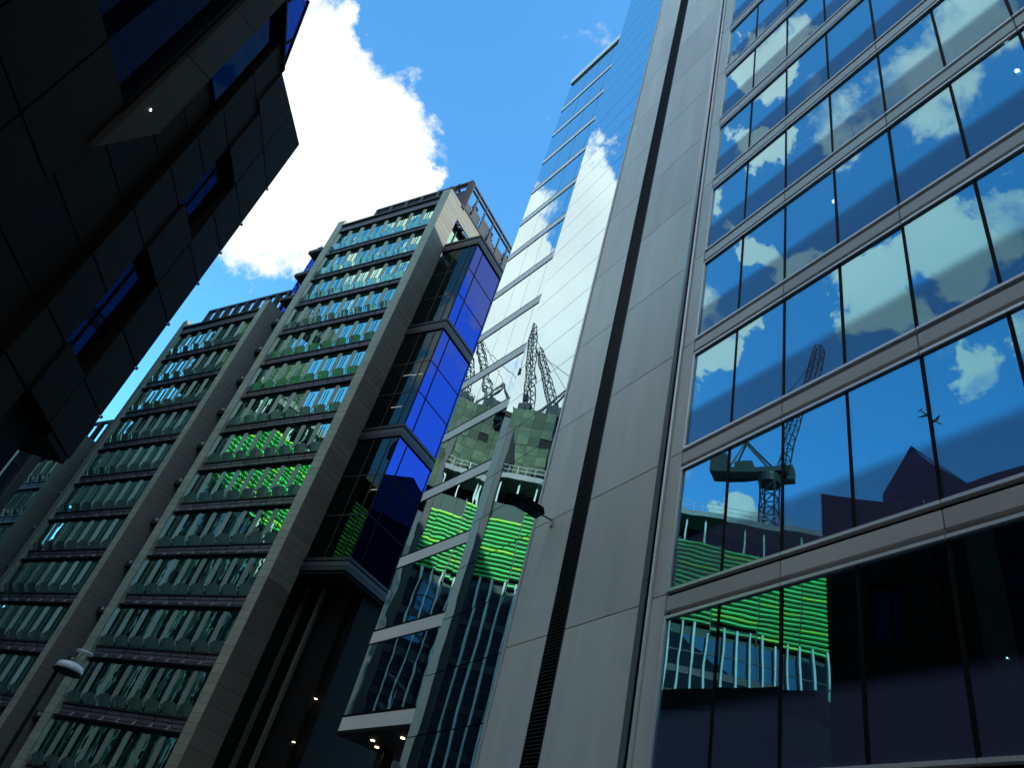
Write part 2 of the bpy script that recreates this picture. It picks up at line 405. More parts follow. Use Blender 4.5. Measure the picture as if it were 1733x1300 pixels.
# glass edge strip
hz = 3.14; 
zz = [3.02 + 1.913 * i for i in range(-1, 33)]
for a, b in zip(zz, zz[1:]):
    if a > TOP - .5: break
    part('edge_pane', TW, 18.53, 23.20, -.06, -.025, max(a, .2) + .016, min(b, TOP) - .016, 'g_strip', tilt=.0010)
part('edge_return', TW, 23.14, 23.20, -8.0, -.065, 0, TOP, 'dark_metal')
part('parapet', TW, -5.4, 23.2, -14, .0, TOP, TOP + .5, 'alu')
# the banded wing beyond, turned a little towards the street
Ab, Db = -29.7, 15.02
ob, thb = frame(Ab, Db)
rel = ob - oR; c_, s_ = math.cos(-thR), math.sin(-thR)
XB = (Vector((rel.x * c_ - rel.y * s_, rel.x * s_ + rel.y * c_, 0)), thb - thR)
WING_TOP = 62.75
part('wing_body', TW, 22.3, 31.86, -18, -.16, 8.34, WING_TOP - .1, 'black', xf=XB)
WS = [31.90, 29.62, 28.10, 26.58, 25.06, 23.54, 22.3]
zb0 = 8.30
for k in range(0, 15):
    zl = 9.02 + ST * k                                  # top of the band = sill of the windows
    zu = zl + ST - .70
    lo = zl - .70
    if k == 14: break
    # white band panels and its dark shadow gaps
    for a, b in ((22.3, 25.3), (25.3, 28.86), (28.86, 31.90)):
        part('band_panel', TW, a + .01, b - .01, -.15, .0, lo + .04, zl - .10, 'white_band', .006, xf=XB)
    part('band_drip', TW, 22.3, 31.90, -.15, .012, lo - .0, lo + .03, 'dark_metal', xf=XB)
    part('band_sill', TW, 22.3, 31.90, -.15, -.01, zl - .095, zl, 'black', xf=XB)
    for i in range(len(WS) - 1):
        a, b = WS[i + 1], WS[i]
        w = part('wing_window', TW, a + .014, b - .014, -.06, -.025, zl + .02, min(zu, WING_TOP) - .02, 'g_bay', xf=XB, tilt=.0016)
part('wing_coping', TW, 22.3, 31.90, -18, .06, WING_TOP - .10, WING_TOP + .75, 'white_band', xf=XB)
part('wing_soffit', TW, 22.3, 31.9, -18, .05, 8.20, 8.29, 'soffit', xf=XB)
part('wing_lobby_wall', TW, 22.3, 31.86, -7.2, -6.9, 0, 8.19, 'g_dark', xf=XB)
part('wing_end_wall', TW, 31.865, 31.90, -18, -.16, 8.34, WING_TOP - .1, 'dark_metal', xf=XB)
for s in (24.5, 28.2, 31.4):
    part('lobby_column', TW, s - .3, s + .3, -2.6, -2.0, 0, 8.19, 'dark_metal', .04, xf=XB)
bm = bmesh.new(); bm_lathe(bm, [(.09, 0), (.09, .03)], 14); MESH['dl'] = to_mesh(bm, 'downlight', 'lamp_warm')
for s, y in ((30.11, -.8), (30.9, -1.5), (27.78, -.8), (31.2, -3.4), (28.9, -3.2)):
    put('downlight', MESH['dl'], TW, (s, y, 8.165), xf=XB)

# ------------------------------------------------------------------ floodlight on the tower
FL = thing('wall_floodlight', 'small black floodlight on a short arm fixed to the grey panels of the tower', 'floodlight', oR + Matrix.Rotation(thR, 3, 'Z') @ Vector((17.35, 0.002, 12.55)), thR)
part('wall_plate', FL, -.07, .07, 0, .06, -.16, .12, 'alu_spandrel', .01)
bm = bmesh.new(); bm_bar(bm, (0, .06, .05), (0, .62, .05), .035); put('arm', to_mesh(bm, 'arm', 'dark_metal'), FL)
bm = bmesh.new(); bm_prism(bm, [(.45, -.02), (1.45, .02), (1.5, .12), (1.35, .2), (.55, .16)], 'x', -.24, .26); put('lamp_housing', to_mesh(bm, 'lamp_housing', 'black'), FL)
bm = bmesh.new(); bm_prism(bm, [(.52, -.035), (1.38, .0), (1.38, .012), (.52, -.022)], 'x', -.2, .22); put('lamp_glass', to_mesh(bm, 'lamp_glass', 'g_dark'), FL)

# ------------------------------------------------------------------ the stone pier building, stepping down to the left
B_L, D_L = -52.537, 30.0
oL, thL = frame(B_L, D_L)
ST2 = 3.70
PB = thing('stone_pier_office_building', 'stepped office building with pale stone piers, finned window bays and a cobalt glass corner', 'office building', oL, thL)


def curve_bracket():
    bm = bmesh.new(); prev = None
    for i in range(7):
        a = rad(-90 + 110 * i / 6); p = (0, .12 + .22 * math.cos(a) * .8, .24 * math.sin(a))
        if prev: bm_bar(bm, prev, p, .06, .05)
        prev = p
    return to_mesh(bm, 'bracket', 'bracket')


def guard_mesh(w):
    bm = bmesh.new(); n = 6; rows = []
    for zz_, o in ((-.33, -.10), (.0, .0), (.30, .10)):
        rows.append([bm.verts.new((w * (i / n - .5), o + .09 * math.sin(math.pi * i / n), zz_ - (.10 if i in (0, n) and zz_ > .2 else 0))) for i in range(n + 1)])
    for A, B in zip(rows, rows[1:]):
        for i in range(n): bm.faces.new([A[i], A[i + 1], B[i + 1], B[i]])
    return to_mesh(bm, 'guard_glass', 'guard', True)


def fin_mesh():
    bm = bmesh.new()
    bm_prism(bm, [(-.155, -1.0), (.155, -1.0), (.155, .82), (.08, 1.02), (-.155, 1.02)], 'y', -.02, .02)
    return to_mesh(bm, 'fin', 'fin')


BR, FI = curve_bracket(), fin_mesh()
GU = guard_mesh(1.18)
bm = bmesh.new(); bm_prism(bm, [(0, -.02), (.24, -.02), (0, .30)], 'x', -.03, .03); TRI = to_mesh(bm, 'ledge_bracket', 'bracket')
bm = bmesh.new()
for zz_ in (-.40, -.14, .12):
    bm_box(bm, -.72, .72, -.05, .03 if zz_ != -.14 else .015, zz_, zz_ + .215)
SPN = to_mesh(bm, 'spandrel_panel', 'spandrel')


def bays(s0, s1, nm, js, top):
    mw = (s1 - s0) / nm
    for j in js:
        zl = 8.2 + ST2 * j                              # the ledge over this row of windows
        part('ledge', PB, s0, s1, -.42, -.12, zl, zl + .10, 'ledge')
        part('ledge_edge', PB, s0, s1, -.115, -.09, zl + .02, zl + .10, 'dark_metal')
        part('window_head', PB, s0, s1, -.48, -.38, zl - .18, zl - .002, 'ledge')
        part('window_sill', PB, s0, s1, -.46, -.24, zl - 2.90, zl - 2.80, 'ledge')
        for i in range(nm):
            c = s0 + mw * (i + .5)
            w = part('window', PB, c - mw / 2 + .03, c + mw / 2 - .03, -.45, -.41, zl - 2.79, zl - .185, 'g_left', tilt=.012)
            # fin on the pane's left edge, turned out from the glass; glass guard and curved bracket below
            f = put('fin', FI, w, (mw / 2 - .10, .22, .22), rz=rad(32 + random.uniform(-3, 3)))
            put('bracket', BR, w, (mw / 2 - .08, .04, -.78))
            put('guard_glass', GU, w, (-.02, .16, -.92), rx=rad(-6))
            part('glazing_bar', w, .1, .14, .02, .05, -1.0, 1.0, 'ledge')
            put('spandrel_panel', SPN, PB, (c, -.36, zl - 3.27))
            put('ledge_bracket', TRI, PB, (c + mw / 2 - .02, -.33, zl + .11))
    # parapet over the last row
    part('parapet_beam', PB, s0, s1, -.42, .05, top - .22, top, 'ledge'); part('parapet_panel', PB, s0, s1, -.42, -.15, top - .95, top - .23, 'spandrel')


STONES = [0]
rest_bm = bmesh.new()


def pier(s0, s1, t0, t1, ztop, individually=True):
    """front of a pier in stone courses of 0.55 m with open joints (y from -t1 to -t0)"""
    part('pier_core', PB, s0 + .02, s1 - .02, -t1 + .05, -t0 - .02, 0, ztop - .03, 'joint')
    z = .0
    while z < ztop - .05:
        h = min(.55, ztop - z)
        if individually and z > 4 and h > .54 and STONES[0] < 296:
            part('pier_stone', PB, s0, s1, -t0 - .5, -t0, z + .008, z + h - .008, 'stone', .006); STONES[0] += 1
        else:
            bm_box(rest_bm, s0, s1, -t0 - .5, -t0, z + .008, z + h - .008)
        z += .55


# block A
part('block_body', PB, 37.75, 50.9, -20, -.50, 0, 57.0, 'joint')
part('block_flank', PB, 36.97, 37.74, -2.1, -.50, 0, 57.0, 'joint')
bays(37.74, 50.02, 8, range(-1, 14), 57.4)
pier(36.79, 37.72, 0, .62, 58.12); pier(50.04, 50.97, 0, 2.0, 58.2)
# block B
part('block_body', PB, 54.6, 66.9, -20, -.50, 0, 46.0, 'joint')
bays(55.24, 66.40, 7, range(-1, 11), 46.3)
pier(54.45, 55.22, 0, .62, 47.3); pier(66.42, 67.15, 0, 2.0, 47.25, False)
# block C
part('block_body', PB, 70.7, 86, -20, -.50, 0, 31.2, 'joint')
bays(71.34, 79.3, 5, range(-1, 7), 31.5)
pier(70.55, 71.32, 0, .62, 32.7, False)
rs = put('pier_stones', to_mesh(rest_bm, 'pier_stones', 'stone'), PB); rs['kind'] = 'stuff'
# side walls of the piers: thin cladding courses
side_bm = bmesh.new()


def side_courses(s, t0, t1, z0, z1, h, singles=False, mat='stone_side'):
    z = z0
    while z < z1 - .02:
        hh = min(h, z1 - z)
        if singles and hh > h - .01 and z > 5:
            part('cladding_course', PB, s - .05, s - .002, -t1, -t0 - .01, z + .009, z + hh - .009, mat, .004)
        else:
            bm_box(side_bm, s - .05, s - .002, -t1, -t0 - .01, z + .009, z + hh - .009)
        z += h


part('side_backing', PB, 36.80, 36.95, -2.2, -.51, 0, 52.9, 'joint')
part('side_backing', PB, 36.80, 36.95, -2.1, -.51, 52.9, 57.9, 'joint')
part('side_backing', PB, 36.80, 36.95, -5.7, -2.1, 56.25, 57.9, 'joint'); part('side_backing', PB, 36.80, 36.95, -5.7, -4.55, 50, 56.25, 'joint')
side_courses(36.79, 0.0, 2.16, 0, 17.6, 1.10, True, 'shaded_base')  # lowest courses: shade put into a darker stone colour
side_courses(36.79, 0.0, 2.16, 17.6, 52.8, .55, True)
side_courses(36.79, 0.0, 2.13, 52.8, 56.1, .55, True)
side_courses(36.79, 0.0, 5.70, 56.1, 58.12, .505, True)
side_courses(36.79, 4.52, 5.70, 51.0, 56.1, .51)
# reveal of the opening in the side wall
part('opening_pane', PB, 37.35, 37.39, -4.5, -2.15, 51, 56.2, 'g_left'); part('opening_reveal', PB, 36.80, 37.5, -2.19, -2.16, 51, 56.2, 'stone_side')
part('opening_bar', PB, 37.26, 37.33, -3.3, -3.2, 51, 56.2, 'ledge')
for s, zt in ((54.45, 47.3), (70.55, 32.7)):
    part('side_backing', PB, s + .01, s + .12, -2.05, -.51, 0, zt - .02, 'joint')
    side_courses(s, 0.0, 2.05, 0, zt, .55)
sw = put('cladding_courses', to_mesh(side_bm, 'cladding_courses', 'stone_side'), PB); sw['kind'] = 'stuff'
# recesses between the blocks: dark glass with black floor ledges
for s0, s1, zt in ((50.98, 55.5, 58.0), (67.16, 68.2, 41.5), (68.22, 72.5, 31.5)):
    for j in range(-2, 14):
        za = 8.2 + ST2 * j; zb = min(za + ST2, zt)
        if za > zt - .4 or zb < .5: continue
        for a, b in ((s0, (s0 + s1) / 2), ((s0 + s1) / 2, s1)):
            part('recess_pane', PB, a + .02, b - .02, -2.12, -2.07, max(za, 0) + .46, zb - .02, 'g_violet', tilt=.004)
        part('recess_ledge', PB, s0 - .0, s1 + .02, -2.4, -1.45, max(za, 0), max(za, 0) + .42, 'ledge')
        part('recess_bracket', PB, s1 - 2.2, s1 - 1.95, -1.44, -1.2, za + .1, za + .3, 'bracket')
    part('recess_backing', PB, s0, s1, -2.5, -2.2, 0, zt, 'joint')


# roof crowns: dark steel screens
def crown(s0, s1, t, z0, z1, step, slot):
    part('crown_rail', PB, s0, s1, -t - .25, -t + .05, z1 - .28, z1, 'dark_metal')
    part('crown_rail', PB, s0, s1, -t - .2, -t + .02, z0, z0 + .35, 'dark_metal')
    n = int((s1 - s0) / step)
    for i in range(n + 1):
        x = s0 + (s1 - s0) * i / n
        part('crown_post', PB, x - .16, x + .16, -t - .34, -t + .06, z0, z1 - .02, 'dark_metal')
        if i < n:
            a, b = x + .17, x + (s1 - s0) / n - .17
            if slot:
                part('crown_louvre', PB, a, b, -t - .16, -t - .08, z0 + .36, z1 - 1.25, 'ledge')
                part('crown_louvre', PB, a, b, -t - .16, -t - .08, z1 - .62, z1 - .3, 'ledge')
            else:
                part('crown_blade', PB, b - .22, b + .02, -t - .30, -t - .02, z0 + .36, z1 - .3, 'ledge')


crown(36.78, 48.8, 2.0, 58.1, 62.12, 1.72, True)
crown(55.6, 67.7, 2.0, 46.3, 51.1, 1.5, False)
crown(71.8, 79.0, 2.0, 31.5, 36.15, 1.5, False)
# the side of crown A: open lattice with ducts behind
for i in range(8):
    t = 2.0 + 1.65 * i
    part('crown_post', PB, 36.70, 36.84, -t - .09, -t + .09, 58.1, 62.0, 'dark_metal')
for z in (58.12, 61.25, 61.9):
    part('crown_rail', PB, 36.66, 36.86, -14.0, -1.9, z, z + .2, 'dark_metal')
for i in range(7):
    t = 2.0 + 1.65 * i
    part('crown_louvre', PB, 36.95, 37.02, -t - 1.5, -t - .12, 58.35, 59.6 + .5 * (i % 3), 'ledge')
    if i % 2: part('crown_louvre', PB, 37.3, 37.36, -t - 1.1, -t - .3, 59.9, 61.2, 'ledge')
part('crown_mast', PB, 36.62, 37.12, -2.45, -1.95, 57.9, 62.15, 'dark_metal')
rng = random.Random(3)
bm = bmesh.new()
for i in range(110):
    t = 2.4 + rng.random() * 11; z = 58.3 + rng.random() * 3.0
    bm_bar(bm, (37.6 + rng.random() * 1.2, -t, z), (37.6 + rng.random() * 1.2, -t - rng.uniform(-1.6, 1.6), z + rng.uniform(-1.4, 1.4)), rng.uniform(.06, .22))
put('roof_pipework', to_mesh(bm, 'roof_pipework', 'dark_metal'), PB)['kind'] = 'stuff'
part('plant_room', PB, 39.2, 47.5, -14, -4.2, 57.0, 59.4, 'dark_metal')
# cobalt glass corner bay on the side wall
part('corner_core', PB, 33.9, 36.75, -14, -4.5, 0, 50.6, 'joint')
TB = 2.16
for zc0, zc1 in ((51.10, 52.30), (40.50, 41.65), (29.70, 30.80), (19.15, 20.08)):
    for q, (a, b) in enumerate(((0, .34), (.36, .74), (.76, 1.0))):
        o_ = .10 if q != 1 else .04
        part('corner_cornice', PB, 32.85 - o_, 36.74, -14, -TB + o_, zc0 + (zc1 - zc0) * a, zc0 + (zc1 - zc0) * b - .03, 'cornice' if q == 1 else 'dark_metal', .01)
for za, zb, hs in ((20.08, 29.70, (23.3, 26.5)), (30.80, 40.50, (34.0, 37.1)), (41.65, 51.10, (44.75, 47.98))):
    lv_ = [za] + list(hs) + [zb]
    for a, b in zip(lv_, lv_[1:]):
        for s0, s1 in ((32.89, 33.62), (33.66, 35.1), (35.14, 36.7)):
            part('corner_front_pane', PB, s0, s1, -TB - .06, -TB - .02, a + .04, b - .04, 'g_dark', tilt=.002)
        for t0, t1 in ((TB + .04, 3.17), (3.21, 6.43), (6.47, 9.7), (9.74, 13.9)):
            part('corner_side_pane', PB, 32.87, 32.91, -t1, -t0, a + .04, b - .04, 'g_cobalt', tilt=.0015)
        part('corner_transom', PB, 32.84, 36.72, -TB - .12, -TB + .005, a - .04, a + .04, 'dark_metal')
        part('corner_transom', PB, 32.845, 32.96, -13.9, -TB - .13, a - .035, a + .035, 'black')
        part('corner_floor', PB, 33.0, 36.74, -13, -TB - .5, a - .02 - .25, a - .02, 'interior')
    for s in (33.64, 35.12):
        part('corner_mullion', PB, s - .03, s + .03, -TB - .10, -TB + .02, za + .05, zb - .01, 'dark_metal')
    for t in (TB + .0, 3.19, 6.45, 9.72):
        part('corner_mullion', PB, 32.835, 32.93, -t - .035, -t + .035, za + .05, zb - .01, 'black')
# lit strip lamps seen inside the glass corner
bm = bmesh.new(); bm_box(bm, -.5, .5, -.03, .03, -.02, .02); STL = to_mesh(bm, 'strip_lamp', 'lamp_white')
for s, t, z in ((34.6, 3.1, 36.7), (35.6, 3.0, 36.7), (34.2, 4.4, 36.6), (35.5, 3.2, 33.6), (34.4, 3.4, 26.1)):
    put('strip_lamp', STL, PB, (s, -t, z))
part('corner_soffit', PB, 32.85, 36.74, -14, -TB, 18.95, 19.12, 'soffit')
# slender stone strips and dark lobby below the glass corner
part('lobby_wall', PB, 33.2, 36.75, -14, -4.9, 0, 18.94, 'black')
part('lobby_strip', PB, 37.20, 37.42, -4.16, -3.9, 0, 18.94, 'shaded_base'); part('lobby_strip', PB, 35.72, 35.94, -4.16, -3.9, 0, 18.94, 'shaded_base')
for s, t, z in ((34.1, 4.7, 14.2), (33.6, 4.6, 12.1), (33.9, 4.5, 9.6), (34.9, 4.6, 9.9), (33.4, 4.4, 7.2)):
    put('lobby_light', MESH['dl'], PB, (s, -t, z))

# ------------------------------------------------------------------ the dark folded stone building on the left
DX = -8.45
DK = thing('dark_granite_building', 'very dark granite building with folded facade and zigzag parapet hanging over the left', 'building', (DX, 0, 0), 0)
# body behind the face, kept dark
bm = bmesh.new(); bm_prism(bm, [(15.0, 7.9), (15.0, 19.7), (12.2, 18.9), (8.0, 20.0), (-20, 22.0), (-20, 0.0), (13.9, 0.0), (13.9, 7.9)], 'x', -24, -.32)
put('body', to_mesh(bm, 'body', 'black'), DK)


def face(name, y0, y1, z0, z1, mat, x=0.0, th=.3, bev=.012):
    return part(name, DK, x - th, x, y0, y1, z0, z1, mat, bev)


def quad_face(name, pts, mat, x0=-.3, x1=0.0):
    bm = bmesh.new(); bm_prism(bm, pts, 'x', x0, x1); return put(name, to_mesh(bm, name, mat), DK)


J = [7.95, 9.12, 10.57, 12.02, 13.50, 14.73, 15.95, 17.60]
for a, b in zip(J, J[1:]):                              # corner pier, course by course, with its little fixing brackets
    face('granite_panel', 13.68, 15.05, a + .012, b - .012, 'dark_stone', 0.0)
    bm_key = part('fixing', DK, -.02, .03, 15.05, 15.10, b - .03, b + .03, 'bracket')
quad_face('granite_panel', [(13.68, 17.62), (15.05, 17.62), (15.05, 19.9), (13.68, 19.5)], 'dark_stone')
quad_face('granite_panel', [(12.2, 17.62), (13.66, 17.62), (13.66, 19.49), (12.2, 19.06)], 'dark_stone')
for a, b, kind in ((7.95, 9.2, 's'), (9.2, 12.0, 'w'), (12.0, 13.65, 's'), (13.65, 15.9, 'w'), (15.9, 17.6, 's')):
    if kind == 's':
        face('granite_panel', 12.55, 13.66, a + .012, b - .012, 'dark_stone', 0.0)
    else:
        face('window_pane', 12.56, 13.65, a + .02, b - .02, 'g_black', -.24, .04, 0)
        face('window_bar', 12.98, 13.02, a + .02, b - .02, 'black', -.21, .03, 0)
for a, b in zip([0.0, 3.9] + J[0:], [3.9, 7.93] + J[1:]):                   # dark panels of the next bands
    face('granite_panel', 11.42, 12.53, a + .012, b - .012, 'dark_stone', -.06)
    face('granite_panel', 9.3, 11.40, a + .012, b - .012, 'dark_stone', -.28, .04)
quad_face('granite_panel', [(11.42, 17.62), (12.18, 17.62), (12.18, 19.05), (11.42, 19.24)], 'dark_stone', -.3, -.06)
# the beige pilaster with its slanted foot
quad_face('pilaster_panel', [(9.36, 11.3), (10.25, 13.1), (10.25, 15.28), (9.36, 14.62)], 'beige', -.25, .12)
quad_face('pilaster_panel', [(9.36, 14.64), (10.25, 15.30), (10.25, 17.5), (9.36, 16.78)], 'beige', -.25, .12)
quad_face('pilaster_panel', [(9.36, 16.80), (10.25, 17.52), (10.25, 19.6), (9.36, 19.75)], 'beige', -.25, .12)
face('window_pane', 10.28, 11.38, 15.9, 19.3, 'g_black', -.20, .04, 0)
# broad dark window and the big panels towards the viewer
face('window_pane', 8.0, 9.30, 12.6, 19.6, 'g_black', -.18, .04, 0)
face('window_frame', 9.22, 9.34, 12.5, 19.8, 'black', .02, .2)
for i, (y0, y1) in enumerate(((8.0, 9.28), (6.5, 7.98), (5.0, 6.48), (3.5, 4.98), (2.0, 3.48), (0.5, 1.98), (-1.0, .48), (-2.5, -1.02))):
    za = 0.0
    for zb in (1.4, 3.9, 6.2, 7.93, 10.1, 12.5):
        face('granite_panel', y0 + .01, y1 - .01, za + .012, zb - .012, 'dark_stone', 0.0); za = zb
    if i:
        if i % 2: face('window_pane', y0, y1, 12.5, 19.4, 'g_black', -.2, .04, 0)
        else:
            for a, b in ((12.5, 15.0), (15.0, 17.6), (17.6, 20.0)): face('granite_panel', y0 + .01, y1 - .01, a + .012, b - .012, 'dark_stone', 0.0)
quad_face('parapet_panel', [(8.0, 19.62), (9.34, 19.8), (12.17, 19.1), (12.17, 19.2), (8.0, 20.25)], 'dark_stone', -.3, .02)
quad_face('parapet_panel', [(-2.5, 20.05), (7.98, 19.45), (7.98, 20.25), (-2.5, 22.6)], 'dark_stone', -.3, .02)
# folded glass upper storey, its sky reflection put into the blue
for pts in ([(12.83, 19.40), (12.83, 19.80), (12.23, 20.86), (11.9, 19.35)], [(11.88, 19.35), (12.21, 20.89), (11.62, 21.92), (11.1, 21.2), (10.9, 19.4)],
            [(10.88, 19.42), (11.08, 21.18), (9.9, 19.85), (9.9, 19.7)]):
    quad_face('roof_pane', pts, 'g_roof', -.5, -.44)
for a, b in (((12.83, 19.78), (11.62, 21.94)), ((12.22, 20.87), (11.89, 19.35)), ((11.62, 21.94), (9.9, 19.86)), ((11.1, 21.2), (10.89, 19.4))):
    bm = bmesh.new(); bm_bar(bm, (-.42, a[0], a[1]), (-.42, b[0], b[1]), .04); put('roof_bar', to_mesh(bm, 'roof_bar', 'black'), DK)
part('ceiling_lamp', DK, .125, .135, 9.63, 9.665, 13.0, 13.035, 'lamp_white')
# underside of the overhanging corner
part('overhang_soffit', DK, -24, -.02, 13.91, 15.0, 7.80, 7.94, 'soffit')

# ------------------------------------------------------------------ street lamp
lp = dirv(-22.66, 0) * 27.0
LP = thing('street_lamp', 'black street lamp post with pale disc heads in front of the stone piers', 'street lamp', (lp.x, lp.y, 0))
bm = bmesh.new(); bm_lathe(bm, [(.11, 0), (.11, .9), (.07, 1.0), (.055, 5.75)], 16); put('post', to_mesh(bm, 'post', 'black', True), LP)
bm = bmesh.new(); bm_lathe(bm, [(.40, 5.80), (.42, 5.84), (.36, 6.0), (.20, 6.06)], 28, (.30, 0)); put('lamp_head', to_mesh(bm, 'lamp_head', 'lamp_shell', True), LP)
bm = bmesh.new(); bm_lathe(bm, [(.43, 5.74), (.43, 5.795)], 28, (.30, 0)); put('lamp_rim', to_mesh(bm, 'lamp_rim', 'black'), LP)
bm = bmesh.new(); bm_bar(bm, (.30, 0, 6.05), (.42, .05, 6.42), .03); bm_bar(bm, (.42, .05, 6.42), (.55, .05, 6.62), .04); put('stem', to_mesh(bm, 'stem', 'bracket'), LP)
bm = bmesh.new(); bm_lathe(bm, [(.25, 6.40), (.26, 6.42), (.22, 6.455), (.08, 6.47)], 24, (.44, .05)); put('reflector_disc', to_mesh(bm, 'reflector_disc', 'lamp_shell', True), LP)

# ------------------------------------------------------------------ the green banded building seen in the glass
g1 = Vector((-33.9, 56.0, 0)); gdir = Vector((-.53, -.848, 0)); gout = Vector((.848, -.53, 0))
# local x runs from the corner away from it (gdir); y points out of the facade
thG = math.atan2(gdir.y, gdir.x)
GB = thing('green_banded_building', 'half built office with pale fins and bright green louvre bands mirrored in the glass', 'building', g1, thG)
GLEN = 44.0
sgn = 1 if (Matrix.Rotation(thG, 3, 'Z') @ Vector((0, 1, 0))).dot(gout) > 0 else -1
assert sgn > 0
part('body', GB, 0.2, GLEN, -24, -.4, 0, 41.2, 'green_back')
NB = 11; bw = GLEN / NB
for j in range(8):                                      # lower glazed storeys with pale fins
    za, zb = 3.9 * j, 3.9 * j + 3.9
    for i in range(NB):
        part('facade_pane', GB, i * bw + .03, (i + 1) * bw - .03, -.30, -.26, za + .75, min(zb, 31.2) - .04, 'g_fins', tilt=.003)
    part('floor_band', GB, 0, GLEN, -.36, -.18, za, za + .70, 'dark_metal')
    part('transom', GB, 0, GLEN, -.26, -.20, za + 2.2, za + 2.32, 'dark_metal')
nf = 38
for i in range(nf):
    x = .3 + i * (GLEN - .6) / (nf - 1)
    part('facade_fin', GB, x - .09, x + .09, -.18, .42, .0, 31.2 + (1.0 if i % 5 else .2), 'tealfin', .02)
lz = 31.9; nrow = 19
for r in range(nrow):                                   # green louvre bands, bay by bay
    z = lz + r * .49
    for i in range(NB):
        if r < 2 and (i * 7 + r * 3) % 5 == 0: continue
        if r > 14 and i == 0: continue
        m = 'lime' if (i * 5 + r * 11) % 7 == 0 else 'green'
        part('green_louvre', GB, i * bw + .05, (i + 1) * bw - .05, -.22, .12, z, z + .20, m, .01)
for i in range(NB + 1):
    part('louvre_post', GB, i * bw - .05, i * bw + .05, -.36, -.12, 31.4, 41.3, 'dark_metal')
part('stair_tower', GB, -.25, .45, -7, .62, 0, 50.5, 'slate', .05)
# open storey above: slab on thin columns
part('roof_slab', GB, -.3, GLEN, -24, .2, 44.1, 44.75, 'slab')
part('open_floor', GB, 1.0, GLEN, -24, -3.0, 41.2, 44.1, 'black')
for i in range(NB * 2):
    part('roof_column', GB, i * bw / 2 + .5, i * bw / 2 + .68, -.5, -.32, 41.2, 44.1, 'tealfin')
for i in range(NB * 4):
    part('guard_post', GB, i * bw / 4, i * bw / 4 + .05, .1, .15, 44.75, 45.85, 'crane_grey')
for z in (45.25, 45.8):
    part('guard_rail', GB, -.2, GLEN, .1, .15, z, z + .05, 'crane_grey')
# raw concrete core behind, in blotchy pours
core = [(-1.5, 4.2, -13, -6, 44.75, 58.4), (4.2, 8.2, -15, -7, 44.75, 55.8), (8.2, 10.2, -13, -8, 44.75, 52.4)]
for x0, x1, y0, y1, z0, z1 in core:
    part('core_tower', GB, x0 + .06, x1 - .06, y0, y1 - .08, z0, z1 - .05, 'black')
    nx = max(1, int((x1 - x0) / 1.4)); nz = max(1, int((z1 - z0) / 1.3))
    for a in range(nx):
        for b in range(nz):
            if rng.random() < .07: continue
            part('core_panel', GB, x0 + (x1 - x0) * a / nx + .015, x0 + (x1 - x0) * (a + 1) / nx - .015, y1 - .08, y1 + rng.choice((0, .03, .06)), z0 + (z1 - z0) * b / nz + .015, z0 + (z1 - z0) * (b + 1) / nz - .015, 'concrete')
bm = bmesh.new()
for i in range(60):
    x = rng.uniform(-1.5, 10); zt = 58.4 if x < 4.2 else (55.8 if x < 8.2 else 52.4)
    bm_bar(bm, (x, rng.uniform(-10, -6.2), zt - .1), (x + rng.uniform(-.2, .2), rng.uniform(-10, -6.2), zt + rng.uniform(.3, 1.6)), .08)
put('rebar_stubs', to_mesh(bm, 'rebar_stubs', 'crane'), GB)['kind'] = 'stuff'
# ribbed hoarding on the roof
for i in range(26):
    x = 14.2 + i * .52
    part('hoarding_rib', GB, x, x + .36, -9.2, -8.6 + .15 * (i % 2), 44.75, 51.0 - .06 * i, 'dark_metal')
part('hoarding_rail', GB, 14.0, 27.8, -9.3, -9.21, 44.75, 49.2, 'black'); part('hoarding_rail', GB, 14.0, 27.8, -9.3, -9.22, 49.95, 50.3, 'black')


# ------------------------------------------------------------------ tower cranes
def lattice(bm, a, b, w0, w1, step, t):
    a, b = Vector(a), Vector(b); d = (b - a); n = max(2, int(d.length / step)); dn = d.normalized()
    up = Vector((0, 0, 1)) if abs(dn.z) < .9 else Vector((0, 1, 0))
    x = dn.cross(up).normalized(); y = x.cross(dn).normalized(); prev = None
    for i in range(n + 1):
        p = a + d * (i / n); w = (w0 + (w1 - w0) * i / n) / 2
        cs = [p + x * w * sx + y * w * sy for sx, sy in ((-1, -1), (1, -1), (1, 1), (-1, 1))]
        if prev:
            for k in range(4):
                bm_bar(bm, prev[k], cs[k], t); bm_bar(bm, prev[k], cs[(k + 1) % 4], t * .6); bm_bar(bm, cs[k], cs[(k + 1) % 4], t * .6)
        prev = cs


